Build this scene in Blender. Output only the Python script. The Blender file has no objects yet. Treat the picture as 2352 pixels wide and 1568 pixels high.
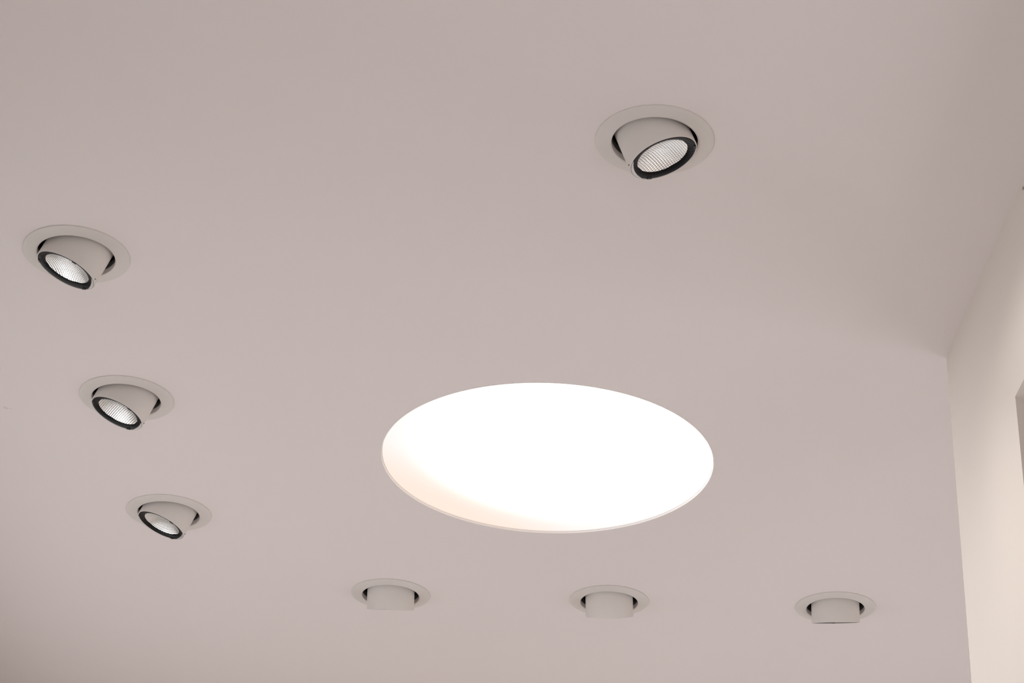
import bpy, bmesh, math, random
from mathutils import Vector, Matrix

scene = bpy.context.scene
COL = scene.collection
random.seed(4)
PI = math.pi
CEIL = 3.5            # ceiling height
EYE = 1.6             # camera height

# ------------------------------------------------------------------ camera
cam_data = bpy.data.cameras.new('camera')
cam_data.sensor_width = 36.0
cam_data.lens = 36.0 * 4613.536 / 2352.0
cam_data.clip_start = 0.05
cam = bpy.data.objects.new('camera', cam_data)
COL.objects.link(cam)
fw = Vector((0.0, 0.86504443, 0.50169526))
rt = Vector((0.99887701, -0.02376959, 0.04098455))
up = Vector((-0.04737854, -0.50113186, 0.86407299))
cam.matrix_world = Matrix(((rt.x, up.x, -fw.x, 0.0), (rt.y, up.y, -fw.y, 0.0),
                           (rt.z, up.z, -fw.z, EYE), (0, 0, 0, 1)))
scene.camera = cam

# ------------------------------------------------------------------ world and daylight
world = bpy.data.worlds.new('world')
scene.world = world
world.use_nodes = True
bg = world.node_tree.nodes['Background']
bg.inputs[0].default_value = (0.92, 0.95, 1.0, 1)
bg.inputs[1].default_value = 0.45

view = scene.view_settings
view.view_transform = 'Standard'
view.look = 'None'
view.gamma = 1.0
view.use_curve_mapping = False
view.exposure = -0.11
scene.cycles.use_denoising = True
scene.cycles.max_bounces = 10
scene.cycles.diffuse_bounces = 8
scene.cycles.sample_clamp_indirect = 4.0


def daylight(name, loc, direction, sx, sy, power, color):
    """daylight that enters through a window opening: an area lamp filling the opening"""
    l = bpy.data.lights.new(name, 'AREA')
    l.shape = 'RECTANGLE'
    l.size, l.size_y = sx, sy
    l.energy = power
    l.color = color
    o = bpy.data.objects.new(name, l)
    o.location = loc
    o.rotation_euler = Vector(direction).to_track_quat('-Z', 'Z').to_euler()
    COL.objects.link(o)
    return o


WX0, WX1, WY0, WY1 = -1.52, 2.1, -2.6, 5.6      # room extents
PX, PY0, PY1 = 0.817, 2.904, 3.262              # pier of the right wall
WINDOWS = {   # plane, centre, half width, sill, head
    'window_1': ('x', WX0, 4.05, 1.15, 0.90, 3.06),
    'window_6': ('x', WX0, 0.6, 1.3, 0.25, 1.95),
    'window_2': ('y', WY0, 0.2, 1.5, 0.35, 2.75),
    'window_3': ('x', WX1, 4.4, 0.9, 0.35, 2.75),
    'added_window_back': ('y', WY1, 1.2, 0.7, 0.60, 2.90),  # unseen window, added as something bright for the right spotlight's reflector
    'added_window_near': ('x', WX1, 0.8, 0.9, 0.35, 2.75),  # unseen window, added to brighten the side face of the opening
}
SPOT_POWER = 21.0      # watts of each small spotlight
LAMP_CORE = 19.0     # brightness of the big lamp's core
DAY = (1.0, 0.962, 0.955)
daylight('daylight_left', (WX0 - 0.2, 4.05, 1.98), (1, 0, 0), 2.3, 2.16, 25, DAY)
daylight('daylight_side', (WX1 + 0.2, 4.4, 1.55), (-1, 0, 0), 1.8, 2.4, 34, DAY)
daylight('added_light_back', (1.2, WY1 + 0.2, 1.75), (0, -1, 0), 1.4, 2.3, 5, DAY)  # lamp for the added back window
daylight('added_light_near', (WX1 + 0.2, 0.8, 1.55), (-1, 0, 0), 1.8, 2.4, 30, DAY)  # added lamp that lifts the opening's side face
daylight('daylight_left_near', (WX0 - 0.2, 0.6, 1.10), (1, 0, 0), 2.6, 1.7, 66, DAY)
daylight('daylight_front', (0.2, WY0 - 0.2, 1.55), (0, 1, 0), 3.0, 2.4, 48, DAY)



# ------------------------------------------------------------------ materials
def material(name, color, rough=0.6, metal=0.0, spec=0.5, noise=0.0, bump=0.0, bump_scale=400.0, tone=0.03):
    m = bpy.data.materials.new(name)
    m.use_nodes = True
    nt = m.node_tree
    b = nt.nodes['Principled BSDF']
    b.inputs['Base Color'].default_value = (*color, 1)
    b.inputs['Roughness'].default_value = rough
    b.inputs['Metallic'].default_value = metal
    b.inputs['Specular IOR Level'].default_value = spec
    tc = nt.nodes.new('ShaderNodeTexCoord')
    if noise:
        n = nt.nodes.new('ShaderNodeTexNoise')
        n.inputs['Scale'].default_value = noise
        n.inputs['Detail'].default_value = 4
        nt.links.new(tc.outputs['Object'], n.inputs['Vector'])
        r = nt.nodes.new('ShaderNodeMapRange')
        r.inputs['To Min'].default_value = 1 - tone
        r.inputs['To Max'].default_value = 1 + tone
        nt.links.new(n.outputs['Fac'], r.inputs['Value'])
        mx = nt.nodes.new('ShaderNodeVectorMath')
        mx.operation = 'SCALE'
        mx.inputs[0].default_value = color
        nt.links.new(r.outputs['Result'], mx.inputs['Scale'])
        nt.links.new(mx.outputs['Vector'], b.inputs['Base Color'])
    if bump:
        n2 = nt.nodes.new('ShaderNodeTexNoise')
        n2.inputs['Scale'].default_value = bump_scale
        n2.inputs['Detail'].default_value = 3
        nt.links.new(tc.outputs['Object'], n2.inputs['Vector'])
        bp = nt.nodes.new('ShaderNodeBump')
        bp.inputs['Strength'].default_value = bump
        bp.inputs['Distance'].default_value = 0.001
        nt.links.new(n2.outputs['Fac'], bp.inputs['Height'])
        nt.links.new(bp.outputs['Normal'], b.inputs['Normal'])
    return m


M_CEIL = material('ceiling_paint', (0.74, 0.682, 0.677), 0.9, spec=0.2, noise=1.3, tone=0.012, bump=0.10, bump_scale=260)
M_WALL = material('wall_paint', (0.70, 0.65, 0.605), 0.9, spec=0.2, noise=2.0, tone=0.01, bump=0.10, bump_scale=260)
M_LEFT = material('grey_wall_paint', (0.30, 0.295, 0.27), 0.85, spec=0.2, noise=2.0, tone=0.02)
M_FLOOR = material('floor_screed', (0.50, 0.47, 0.45), 0.7, noise=5.0, tone=0.06)
M_WHITE = material('white_powder_coat', (0.655, 0.615, 0.59), 0.55, spec=0.4, bump=0.06, bump_scale=900)
M_COLLAR = material('collar_coat', (0.62, 0.58, 0.56), 0.45)
M_HOUSING = material('dark_housing_steel', (0.10, 0.10, 0.10), 0.45, metal=0.3, noise=20, tone=0.1)
M_VOID = material('black_housing', (0.006, 0.006, 0.006), 0.8, noise=20, tone=0.1)
M_RING = material('black_gloss_plastic', (0.005, 0.005, 0.006), 0.28, spec=0.13, noise=40, tone=0.15)
M_CLIP = material('black_clip_plastic', (0.006, 0.006, 0.007), 0.35, noise=40, tone=0.1)
M_CHROME = material('faceted_aluminium', (0.93, 0.92, 0.92), 0.07, metal=1.0, noise=60, tone=0.02)
M_CRESCENT = material('pale_crescent', (0.62, 0.60, 0.60), 0.3, metal=0.4, noise=40, tone=0.03)
_b = M_CHROME.node_tree.nodes['Principled BSDF']      # the lit spotlight seen off its axis: a weak glow of the optic
_b.inputs['Emission Color'].default_value = (1.0, 0.95, 0.91, 1)
_b.inputs['Emission Strength'].default_value = 0.2
M_FRAME = material('window_frame_coat', (0.75, 0.74, 0.72), 0.5, noise=8, tone=0.02)
M_MARK = material('wall_hole_dark', (0.16, 0.14, 0.13), 0.9, noise=300, tone=0.2)
M_SCUFF = material('scuffed_paint', (0.66, 0.60, 0.58), 0.9, noise=300, tone=0.1)


# ------------------------------------------------------------------ helpers
def obj(name, bm, mat, parent=None, smooth=None, loc=None):
    me = bpy.data.meshes.new(name)
    bmesh.ops.recalc_face_normals(bm, faces=bm.faces)
    bm.to_mesh(me)
    bm.free()
    if mat:
        me.materials.append(mat)
    if smooth is not None:
        me.shade_smooth()
        me.set_sharp_from_angle(angle=math.radians(smooth))
    o = bpy.data.objects.new(name, me)
    COL.objects.link(o)
    if parent:
        o.parent = parent
    if loc:
        o.location = loc
    return o


def empty(name, loc, label=None, cat=None, group=None):
    o = bpy.data.objects.new(name, None)
    o.empty_display_size = 0.05
    o.location = loc
    COL.objects.link(o)
    if label:
        o['label'] = label
    if cat:
        o['category'] = cat
    if group:
        o['group'] = group
    return o


def lathe(profile, seg=96, closed=True):
    """revolve (radius, z) points about Z; closed joins last to first"""
    bm = bmesh.new()
    rings = []
    for r, z in profile:
        if r < 1e-6:
            rings.append([bm.verts.new((0, 0, z))])
        else:
            rings.append([bm.verts.new((r * math.cos(2 * PI * i / seg), r * math.sin(2 * PI * i / seg), z)) for i in range(seg)])
    pairs = list(zip(rings[:-1], rings[1:]))
    if closed:
        pairs.append((rings[-1], rings[0]))
    for a, b in pairs:
        for i in range(seg):
            j = (i + 1) % seg
            if len(a) == 1 and len(b) == 1:
                continue
            if len(a) == 1:
                bm.faces.new((a[0], b[i], b[j]))
            elif len(b) == 1:
                bm.faces.new((a[i], a[j], b[0]))
            else:
                bm.faces.new((a[i], a[j], b[j], b[i]))
    return bm


def add_box(bm, lo, hi):
    vs = [bm.verts.new((x, y, z)) for x in (lo[0], hi[0]) for y in (lo[1], hi[1]) for z in (lo[2], hi[2])]
    for f in ((0, 1, 3, 2), (4, 6, 7, 5), (0, 4, 5, 1), (2, 3, 7, 6), (0, 2, 6, 4), (1, 5, 7, 3)):
        bm.faces.new([vs[i] for i in f])


def structure(o, label=None):
    o['kind'] = 'structure'
    if label:
        o['label'] = label
    return o


# ------------------------------------------------------------------ fixture positions (metres, on the ceiling)
H = CEIL - EYE
#       x/h       y/h      azimuth tilt  reach  facet turn, label
FIX = [
    (0.11201575, 1.3758154, 5.7, 21.3, 0.0400, 60,
     'white tilted round spotlight alone near the right wall, its silver face turned right'),
    (-0.41205688, 1.59975113, 174.5, 20.6, 0.0416, 75,
     'white tilted round spotlight on the left, largest and topmost of the three facing left'),
    (-0.40527899, 1.88230998, 184.7, 19.8, 0.0434, 118,
     'white tilted round spotlight, middle one of the three facing left'),
    (-0.39547524, 2.16477386, 181.9, 20.5, 0.0398, 140,
     'white tilted round spotlight, lowest and smallest of the three facing left'),
    (-0.13902288, 2.37980099, 87.0, 22.2, 0.0412, 20,
     'white round spotlight facing away, leftmost of the three below the big oval lamp'),
    (0.13875129, 2.36722376, 82.0, 25.6, 0.0424, 20,
     'white round spotlight facing away, middle of the three below the big oval lamp'),
    (0.42391355, 2.35369466, 81.0, 21.0, 0.0412, 20,
     'white round spotlight facing away, rightmost of the three, nearest the wall pier'),
]
RF = 0.0950           # trim radius
RIN = RF * 0.728      # opening in the trim
RHEAD = 0.0571
LAMP = (0.04506453 * H, 1.98835288 * H)
RLAMP = 0.18337636 * H

# ------------------------------------------------------------------ setting: ceiling with real cut-outs
bm = bmesh.new()


def loop(pts):
    vs = [bm.verts.new(p) for p in pts]
    es = [bm.edges.new((vs[i], vs[(i + 1) % len(vs)])) for i in range(len(vs))]
    return vs, es


edges = []
ovs, oes = loop([(WX0 - .3, WY0 - .3, CEIL), (WX1 + .3, WY0 - .3, CEIL), (WX1 + .3, WY1 + .3, CEIL), (WX0 - .3, WY1 + .3, CEIL)])
edges += oes
for fx in FIX:
    c = (fx[0] * H, fx[1] * H)
    r = RF - 0.010
    edges += loop([(c[0] + r * math.cos(2 * PI * i / 48), c[1] + r * math.sin(2 * PI * i / 48), CEIL) for i in range(48)])[1]
edges += loop([(LAMP[0] + RLAMP * math.cos(2 * PI * i / 128), LAMP[1] + RLAMP * math.sin(2 * PI * i / 128), CEIL) for i in range(128)])[1]
bmesh.ops.triangle_fill(bm, edges=edges, use_beauty=True, use_dissolve=False)
for f in bm.faces:
    f.normal_update()
    if f.normal.z > 0:
        f.normal_flip()
# slab above
tv = [bm.verts.new((v.co.x, v.co.y, CEIL + 0.3)) for v in ovs]
bm.faces.new(tv)
for i in range(4):
    bm.faces.new((ovs[i], ovs[(i + 1) % 4], tv[(i + 1) % 4], tv[i]))
me = bpy.data.meshes.new('ceiling')
bm.to_mesh(me)
bm.free()
me.materials.append(M_CEIL)
ceiling = bpy.data.objects.new('ceiling', me)
COL.objects.link(ceiling)
structure(ceiling, 'smooth pinkish white plaster ceiling with round cut-outs for the lights')

# small scuff on the paint at the far left
bm = bmesh.new()
for dx, dy, r in ((0, 0, .0022), (.004, .004, .0018), (.0115, .0035, .0013)):
    vs = [bm.verts.new((dx + r * 1.5 * math.cos(a * PI / 5) * random.uniform(.8, 1.2), dy + r * 1.6 * math.sin(a * PI / 5) * random.uniform(.8, 1.2), 0)) for a in range(10)]
    vt = [bm.verts.new(v.co + Vector((0, 0, .0006))) for v in vs]
    bm.faces.new(vs)
    for i in range(10):
        bm.faces.new((vs[i], vs[(i + 1) % 10], vt[(i + 1) % 10], vt[i]))
o = obj('paint_scuff', bm, M_SCUFF, ceiling, loc=(-0.5416 * H, 1.9170 * H, CEIL - 0.0004))
o['label'] = 'small grey scuff in the ceiling paint at far left'

# ------------------------------------------------------------------ setting: floor and walls
bm = bmesh.new()
add_box(bm, (WX0 - .3, WY0 - .3, -0.2), (WX1 + .3, WY1 + .3, 0))
structure(obj('floor', bm, M_FLOOR), 'plain light floor below the camera')

T = 0.22


def wall_with_windows(name, wins, label, mat=None):
    axis, plane = WINDOWS[wins[0]][:2]
    lo, hi = (plane - T, plane) if plane < 0 else (plane, plane + T)
    a0, a1 = (WY0 - .01, WY1 + .01) if axis == 'x' else (WX0 - T, WX1 + T)
    bm = bmesh.new()

    def block(b, u0, u1, za, zb, p0=lo, p1=hi):
        if axis == 'x':
            add_box(b, (p0, u0, za), (p1, u1, zb))
        else:
            add_box(b, (u0, p0, za), (u1, p1, zb))
    u = a0
    for w in sorted(wins, key=lambda k: WINDOWS[k][2]):
        _, _, c, hw, z0, z1 = WINDOWS[w]
        block(bm, u, c - hw, 0, CEIL)
        block(bm, c - hw, c + hw, 0, z0)
        block(bm, c - hw, c + hw, z1, CEIL)
        u = c + hw
    block(bm, u, a1, 0, CEIL)
    structure(obj(name, bm, mat or M_WALL), label)
    mid = (lo + hi) / 2
    for w in wins:
        _, _, c, hw, z0, z1 = WINDOWS[w]
        root = structure(empty(w, (0, 0, 0)), 'window with slim white mullions')

        def part(nm, u0, u1, za, zb, d, mat):
            b = bmesh.new()
            block(b, u0, u1, za, zb, mid - d, mid + d)
            return obj(nm, b, mat, root)
        fr = 0.06
        part('frame_rail', c - hw, c + hw, z0, z0 + fr, .03, M_FRAME)
        part('frame_rail', c - hw, c + hw, z1 - fr, z1, .03, M_FRAME)
        step = (2 * hw - fr) / 3
        for k in range(4):
            q = c - hw + k * step
            part('frame_stile', q, q + fr, z0 + fr, z1 - fr, .03, M_FRAME)
            if k < 3:
                part('pane', q + fr, q + step, z0 + fr, z1 - fr, .004, M_GLASS)


M_GLASS = bpy.data.materials.new('window_glass')
M_GLASS.use_nodes = True
nt = M_GLASS.node_tree
nt.nodes.clear()
out = nt.nodes.new('ShaderNodeOutputMaterial')
mixs = nt.nodes.new('ShaderNodeMixShader')
tr = nt.nodes.new('ShaderNodeBsdfTransparent')
gl = nt.nodes.new('ShaderNodeBsdfGlossy')
gl.inputs['Roughness'].default_value = 0.02
mixs.inputs[0].default_value = 0.05
nt.links.new(tr.outputs[0], mixs.inputs[1])
nt.links.new(gl.outputs[0], mixs.inputs[2])
nt.links.new(mixs.outputs[0], out.inputs[0])

wall_with_windows('wall_left', ['window_1', 'window_6'], 'plain grey left wall holding two windows', M_LEFT)
wall_with_windows('wall_front', ['window_2'], 'plain white wall behind the camera holding a wide window')
wall_with_windows('wall_back', ['added_window_back'], 'plain white far wall beyond the last row of spotlights, holding an added window')
wall_with_windows('wall_side', ['window_3', 'added_window_near'], 'plain white far right wall beyond the pier, holding two wide windows, the nearer one added for light')

# right wall: pier, head beam over the opening, near stretch; the plaster is drawn in a little at the opening's edge
HEAD = EYE + 1.625
NEAR = 0.2


def flare(d):
    w = 0.10
    return 0.020 * max(0.0, 1 - d / w) ** 2


offs = [0, .004, .010, .018, .028, .040, .054, .070, .085, .100]
ys = [WY0, NEAR - .3] + [NEAR - d for d in reversed(offs)] + [NEAR + .1, 1.0, 1.6, 2.3, PY0 - .1] + [PY0 + d for d in offs] + [3.06, 3.13, 3.2, PY1]
zs = [0, .5, 1.0, 1.5, 2.0, 2.5, HEAD - .1] + [HEAD + d for d in offs] + [3.35, CEIL + 0.01]
bm = bmesh.new()
grid = {}


def gv(i, j):
    if (i, j) not in grid:
        y, z = ys[i], zs[j]
        dy = max(NEAR - y, y - PY0, 0) if not (NEAR < y < PY0) else 0
        if y <= NEAR:
            dy = NEAR - y
        elif y >= PY0:
            dy = y - PY0
        dz = max(z - HEAD, 0)
        d = math.hypot(dy, dz)
        grid[(i, j)] = bm.verts.new((PX + flare(d), y, z))
    return grid[(i, j)]


for i in range(len(ys) - 1):
    for j in range(len(zs) - 1):
        if ys[i] >= NEAR and ys[i + 1] <= PY0 and zs[j + 1] <= HEAD + 1e-6:
            continue
        bm.faces.new((gv(i, j), gv(i + 1, j), gv(i + 1, j + 1), gv(i, j + 1)))
Wb = PX + 0.21                      # back of the wall
iN, iP, jH = ys.index(NEAR), ys.index(PY0), zs.index(HEAD)
back = {}


def bv(key, co):
    if key not in back:
        back[key] = bm.verts.new(co)
    return back[key]


for j in range(len(zs) - 1):
    for i, y1, tag_ in ((len(ys) - 1, PY1, 'end'), (iP, PY0 + 0.126, 'far'), (iN, NEAR, 'near')):
        if tag_ != 'end' and j >= jH:
            continue
        bm.faces.new((gv(i, j), gv(i, j + 1), bv((tag_, j + 1), (Wb, y1, zs[j + 1])), bv((tag_, j), (Wb, y1, zs[j]))))
for i in range(iN, iP):
    bm.faces.new((gv(i, jH), gv(i + 1, jH), bv(('head', i + 1), (Wb, ys[i + 1], HEAD)), bv(('head', i), (Wb, ys[i], HEAD))))
bm.faces.new((gv(iP, jH), bv(('far', jH), None), bv(('head', iP), None)))
for lo_, hi_, z0, z1 in ((WY0, NEAR, 0, CEIL), (NEAR, PY0 + .126, HEAD, CEIL), (PY0 + .126, PY1, 0, CEIL)):
    bm.faces.new([bm.verts.new(c) for c in ((Wb, lo_, z0), (Wb, hi_, z0), (Wb, hi_, z1), (Wb, lo_, z1))])
wall_right = structure(obj('wall_right', bm, M_WALL, None, smooth=40),
                       'white plaster right wall ending in a pier, with a high opening at the frame edge')
# small dark hole just under the ceiling
bm = lathe([(0.0001, 0.0), (0.0036, 0.0), (0.0036, 0.0004), (0.0001, 0.0004)], 16)
hole = obj('nail_hole', bm, M_MARK, wall_right)
hole.rotation_euler = (0, -PI / 2, 0)
hole.scale = (0.85, 1.0, 1.0)
hole.location = (PX + 0.0002, 2.676, EYE + 1.8845)
hole['label'] = 'small dark nail hole in the plaster just under the ceiling'

# ------------------------------------------------------------------ big round lamp
lamp = empty('ceiling_lamp', (LAMP[0], LAMP[1], CEIL),
             'large round flush ceiling lamp, glowing white, seen as a wide oval', 'ceiling lamp')
M_RIM = material('lamp_rim_white', (0.86, 0.83, 0.81), 0.5, noise=30, tone=0.01)
bm = lathe([(RLAMP - 0.0005, -0.0006), (RLAMP + 0.0012, -0.0006), (RLAMP + 0.0012, 0.06), (RLAMP - 0.0005, 0.06)], 160)
rim = obj('rim', bm, M_RIM, lamp, smooth=40)
M_GLOW = bpy.data.materials.new('lit_diffuser')
M_GLOW.use_nodes = True
nt = M_GLOW.node_tree
nt.nodes.clear()
out = nt.nodes.new('ShaderNodeOutputMaterial')
em = nt.nodes.new('ShaderNodeEmission')
tc = nt.nodes.new('ShaderNodeTexCoord')
# uneven light of the lamp: brightest off centre, warmer and weaker towards one side of the rim
sub = nt.nodes.new('ShaderNodeVectorMath')
sub.operation = 'SUBTRACT'
sub.inputs[1].default_value = (0.062, -0.060, 0)
nt.links.new(tc.outputs['Object'], sub.inputs[0])
ln = nt.nodes.new('ShaderNodeVectorMath')
ln.operation = 'LENGTH'
nt.links.new(sub.outputs[0], ln.inputs[0])
rr = nt.nodes.new('ShaderNodeMapRange')
rr.interpolation_type = 'SMOOTHSTEP'
rr.inputs['From Min'].default_value = 0.26
rr.inputs['From Max'].default_value = 0.47
nt.links.new(ln.outputs['Value'], rr.inputs['Value'])
dot = nt.nodes.new('ShaderNodeVectorMath')
dot.operation = 'DOT_PRODUCT'
dot.inputs[1].default_value = (-0.69, 0.724, 0)
nt.links.new(tc.outputs['Object'], dot.inputs[0])
rd = nt.nodes.new('ShaderNodeMapRange')
rd.interpolation_type = 'SMOOTHSTEP'
rd.inputs['From Min'].default_value = 0.14
rd.inputs['From Max'].default_value = 0.33
nt.links.new(dot.outputs['Value'], rd.inputs['Value'])
c1 = nt.nodes.new('ShaderNodeMix')
c1.data_type = 'RGBA'
c1.inputs[6].default_value = (1.10, 1.08, 1.06, 1)
c1.inputs[7].default_value = (1.05, 0.93, 0.90, 1)
nt.links.new(rr.outputs['Result'], c1.inputs['Factor'])
c2 = nt.nodes.new('ShaderNodeMix')
c2.data_type = 'RGBA'
c2.inputs[7].default_value = (1.03, 0.845, 0.735, 1)
nt.links.new(rd.outputs['Result'], c2.inputs['Factor'])
nt.links.new(c1.outputs[2], c2.inputs[6])
nt.links.new(c2.outputs[2], em.inputs['Color'])
core = nt.nodes.new('ShaderNodeMapRange')      # the lamp's hot core
core.interpolation_type = 'SMOOTHSTEP'
core.inputs['From Min'].default_value = 0.06
core.inputs['From Max'].default_value = 0.40
core.inputs['To Min'].default_value = 1.0
core.inputs['To Max'].default_value = 0.0
nt.links.new(ln.outputs['Value'], core.inputs['Value'])
core2 = nt.nodes.new('ShaderNodeMath')
core2.operation = 'POWER'
core2.inputs[1].default_value = 2.0
nt.links.new(core.outputs['Result'], core2.inputs[0])
core3 = nt.nodes.new('ShaderNodeMath')
core3.operation = 'MULTIPLY_ADD'
core3.inputs[1].default_value = LAMP_CORE
core3.inputs[2].default_value = 1.08
nt.links.new(core2.outputs[0], core3.inputs[0])
nt.links.new(core3.outputs[0], em.inputs['Strength'])
nt.links.new(em.outputs[0], out.inputs[0])
bm = lathe([(0, 0.0042), (RLAMP - 0.0017, 0.0042), (RLAMP - 0.0017, 0.012), (0, 0.012)], 160, closed=False)
obj('diffuser', bm, M_GLOW, lamp, smooth=40)
M_GAP = material('rim_gap_grey', (0.72, 0.67, 0.64), 0.7, noise=30, tone=0.02)
bm = lathe([(RLAMP - 0.0016, 0.005), (RLAMP - 0.0004, 0.005), (RLAMP - 0.0004, 0.012), (RLAMP - 0.0016, 0.012)], 160)
obj('seal', bm, M_GAP, lamp, smooth=40)

# ------------------------------------------------------------------ spotlights
# meshes in the fixture's own frame (z up, origin on the ceiling plane)
def trim_bm():
    return lathe([(RF - 0.0004, 0.0004), (RF, -0.0004), (RF - 0.0004, -0.0018), (RF - 0.0016, -0.0024),
                  (RF - 0.010, -0.0030), (RIN + 0.004, -0.0058), (RIN + 0.0012, -0.0060), (RIN, -0.0052),
                  (RIN, 0.0), (RF - 0.012, 0.0)], 128)


def collar_bm():
    return lathe([(RIN + 0.0002, -0.0045), (RIN + 0.0002, 0.0055), (RIN + 0.0028, 0.0055), (RIN + 0.0028, -0.003)], 96)


def housing_bm():
    return lathe([(RIN + 0.0006, 0.0056), (RIN + 0.0006, 0.0170), (RIN + 0.003, 0.0170), (RIN + 0.003, 0.0056)], 96)


def can_bm():
    return lathe([(RIN + 0.0030, 0.0171), (RIN + 0.008, 0.0172), (RIN + 0.008, 0.13), (0, 0.13), (0, 0.125),
                  (RIN + 0.0070, 0.125), (RIN + 0.0070, 0.019), (RIN + 0.003, 0.018)], 64)


# head frame: axis along -z is the way it shines, origin at the middle of the front rim
RO, RI = RHEAD, 0.0552
LENS = 0.0421


def head_bm():
    return lathe([(RO - 0.0006, 0.0), (RO, 0.0008), (RO, 0.078), (RO - 0.004, 0.082), (0, 0.082), (0, 0.079),
                  (RI - 0.003, 0.079), (RI, 0.075), (RI, 0.0006), (RI + 0.0005, 0.0)], 96, closed=True)


def ring_bm():
    prof = [(RI - 0.0004, 0.0020), (RI - 0.0010, 0.0003), (RI - 0.0026, 0.0001), (LENS + 0.0045, 0.0026),
            (LENS + 0.0012, 0.0040), (LENS, 0.0056), (LENS, 0.009), (RI - 0.0004, 0.009)]
    bm = lathe(prof, 160)
    for v in bm.verts:                      # fine radial ribs on the sloping face
        r = math.hypot(v.co.x, v.co.y)
        if LENS + 0.0008 < r < LENS + 0.006:
            k = round(math.atan2(v.co.y, v.co.x) / (2 * PI / 160)) % 160
            v.co.z -= 0.0006 if k % 3 == 0 else 0.0
    return bm


def clip_bm(a0, a1, lip=0.0014):
    bm = bmesh.new()
    n = 8
    rows = []
    for i in range(n + 1):
        a = a0 + (a1 - a0) * i / n
        k = 1.0 if 0 < i < n else 0.8
        c, s = math.cos(a), math.sin(a)
        rows.append([bm.verts.new((r * c, r * s, z)) for r, z in
                     ((RI - 0.0003, 0.0022), (RI - 0.0005, -lip * k), (RI - 0.0036 * k, -lip * k), (RI - 0.0048 * k, 0.0026))])
    for a, b in zip(rows[:-1], rows[1:]):
        for q in range(4):
            bm.faces.new((a[q], a[(q + 1) % 4], b[(q + 1) % 4], b[q]))
    bm.faces.new(rows[0])
    bm.faces.new(list(reversed(rows[-1])))
    return bm


def facets_bm(turn):
    """shallow bowl of square pillow facets with dark seams between them"""
    bm = bmesh.new()
    pitch, sub, fill = 0.0040, 4, 0.86
    nc = int(LENS / pitch) + 2
    ct, st = math.cos(turn), math.sin(turn)
    lim = LENS + 0.0004
    for i in range(-nc, nc + 1):
        for j in range(-nc, nc + 1):
            cx, cy = i * pitch, j * pitch
            if math.hypot(cx, cy) > lim + pitch * 0.3:
                continue
            vv = {}
            for a in range(sub + 1):
                for b in range(sub + 1):
                    u, v = a / sub * 2 - 1, b / sub * 2 - 1
                    x, y = cx + u * fill * pitch / 2, cy + v * fill * pitch / 2
                    rad = math.hypot(x, y)
                    if rad > lim:
                        x, y = x * lim / rad, y * lim / rad
                        rad = lim
                    z = 0.0046 + 0.0090 * (1 - (rad / lim) ** 2) + 0.00020 * (u * u + v * v)
                    vv[a, b] = bm.verts.new((x * ct - y * st, x * st + y * ct, z))
            for a in range(sub):
                for b in range(sub):
                    f = bm.faces.new([vv[a, b], vv[a, b + 1], vv[a + 1, b + 1], vv[a + 1, b]])
                    if f.calc_area() < 1e-10:
                        bm.faces.remove(f)
    return bm


def backing_bm():
    """dark bowl seen through the seams of the facets"""
    prof = []
    for k in range(9):
        r = LENS * (1 - k / 8)
        prof.append((r, 0.0058 + 0.0090 * (1 - (r / LENS) ** 2)))
    return lathe(prof, 64, closed=False)


def crescent_bm(a0, a1):
    bm = bmesh.new()
    n = 18
    rows = []
    for i in range(n + 1):
        t = i / n
        a = a0 + (a1 - a0) * t
        w = 0.0008 + 0.0042 * math.sin(PI * t) ** 0.7
        c, s = math.cos(a), math.sin(a)
        rows.append([bm.verts.new((r * c, r * s, z)) for r, z in
                     ((RI - 0.0003, 0.0016), (RI - 0.0003, -0.0004), (RI - w, -0.0002), (RI - w, 0.0016))])
    for a, b in zip(rows[:-1], rows[1:]):
        for q in range(4):
            bm.faces.new((a[q], a[(q + 1) % 4], b[(q + 1) % 4], b[q]))
    bm.faces.new(rows[0])
    bm.faces.new(list(reversed(rows[-1])))
    return bm


def to_mesh(name, bm, mat, smooth=40):
    me = bpy.data.meshes.new(name)
    bmesh.ops.recalc_face_normals(bm, faces=bm.faces)
    bm.to_mesh(me)
    bm.free()
    me.materials.append(mat)
    me.shade_smooth()
    me.set_sharp_from_angle(angle=math.radians(smooth))
    return me


ME = {
    'trim_ring': to_mesh('trim_ring', trim_bm(), M_WHITE),
    'collar': to_mesh('collar', collar_bm(), M_COLLAR),
    'housing_ring': to_mesh('housing_ring', housing_bm(), M_HOUSING),
    'housing': to_mesh('housing', can_bm(), M_VOID),
    'lamp_head': to_mesh('lamp_head', head_bm(), M_WHITE),
    'glare_ring': to_mesh('glare_ring', ring_bm(), M_RING),
    'reflector_backing': to_mesh('reflector_backing', backing_bm(), M_VOID),
}
# rim stud: a tiny dark pin in the side of the head
bm = lathe([(0.0001, 0.0), (0.0008, 0.0), (0.0008, 0.0016), (0.0001, 0.0016)], 10)
ME['pin'] = to_mesh('pin', bm, M_CLIP)


def child(name, parent, me=None):
    o = bpy.data.objects.new(name, me or ME[name])
    COL.objects.link(o)
    o.parent = parent
    return o


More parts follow.
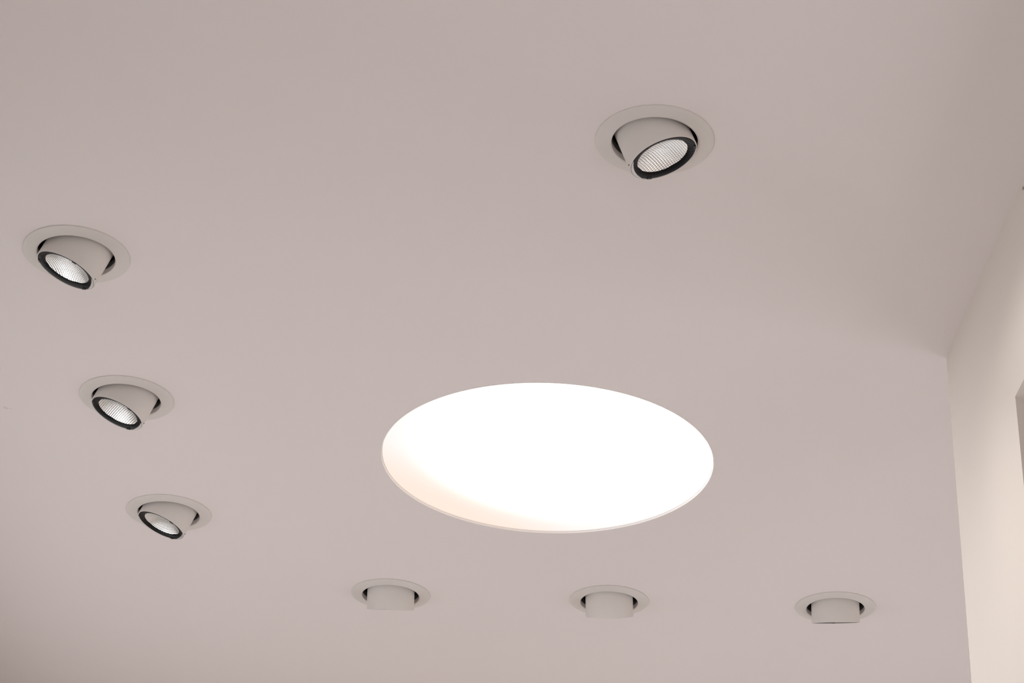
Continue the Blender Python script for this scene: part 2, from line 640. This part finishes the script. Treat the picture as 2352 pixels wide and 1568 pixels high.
def beam(parent):
    """the light of a spotlight: a wide soft beam leaving the head's mouth"""
    l = bpy.data.lights.new('beam', 'SPOT')
    l.energy = SPOT_POWER
    l.color = (1.0, 0.95, 0.90)
    l.spot_size = math.radians(126)
    l.spot_blend = 1.0
    l.shadow_soft_size = 0.02
    o = bpy.data.objects.new('beam', l)
    COL.objects.link(o)
    o.parent = parent
    o.location = (0, 0, -0.002)


GROUPS = {0: None, 1: 'spotlights turned to the left wall', 2: 'spotlights turned to the left wall', 3: 'spotlights turned to the left wall',
          4: 'spotlights turned to the far wall', 5: 'spotlights turned to the far wall', 6: 'spotlights turned to the far wall'}
for k, (fx, fy, az, tilt, reach, turn, label) in enumerate(FIX):
    root = empty('recessed_spotlight', (fx * H, fy * H, CEIL), label, 'spotlight', GROUPS[k])
    for nm in ('trim_ring', 'collar', 'housing_ring', 'housing'):
        child(nm, root)
    a, t = math.radians(az), math.radians(tilt)
    nrm = Vector((math.sin(t) * math.cos(a), math.sin(t) * math.sin(a), -math.cos(t)))
    head = child('lamp_head', root)
    # rotate about the horizontal axis so that local -z points along nrm
    axis = Vector((math.sin(a), -math.cos(a), 0))
    R = Matrix.Rotation(t, 4, axis)
    if (R @ Vector((0, 0, -1))).dot(nrm) < 0.999:
        R = Matrix.Rotation(-t, 4, axis)
    pos = Vector((0, 0, 0.0042)) + nrm * reach
    head.matrix_local = Matrix.Translation(pos) @ R
    child('glare_ring', head)
    beam(head)
    o = child('reflector', head, to_mesh('reflector', facets_bm(math.radians(turn)), M_CHROME, 50))
    o['label'] = 'silver faceted reflector'
    child('reflector_backing', head)
    first = math.radians(-14 if k == 0 else 5)
    for q in range(3):
        ca = a + first + q * 2 * PI / 3
        child('clip', head, to_mesh('clip', clip_bm(ca - .085, ca + .085, 0.0012 if k < 4 else 0.0), M_CLIP))
    c0, c1 = (122, 190) if k == 0 else (176, 232)
    o = child('added_crescent', head, to_mesh('added_crescent', crescent_bm(a + math.radians(c0), a + math.radians(c1)), M_CRESCENT))  # no separate part: crescent added in place of the visible inner rim
    o['label'] = 'pale crescent added at the black ring for the bare inner rim'
    pa = a + math.radians(176 if k == 0 else 182 if k < 4 else 20)
    p = child('pin', head)
    p.location = (RO * math.cos(pa), RO * math.sin(pa), 0.004)
    p.rotation_euler = (0, PI / 2, pa)
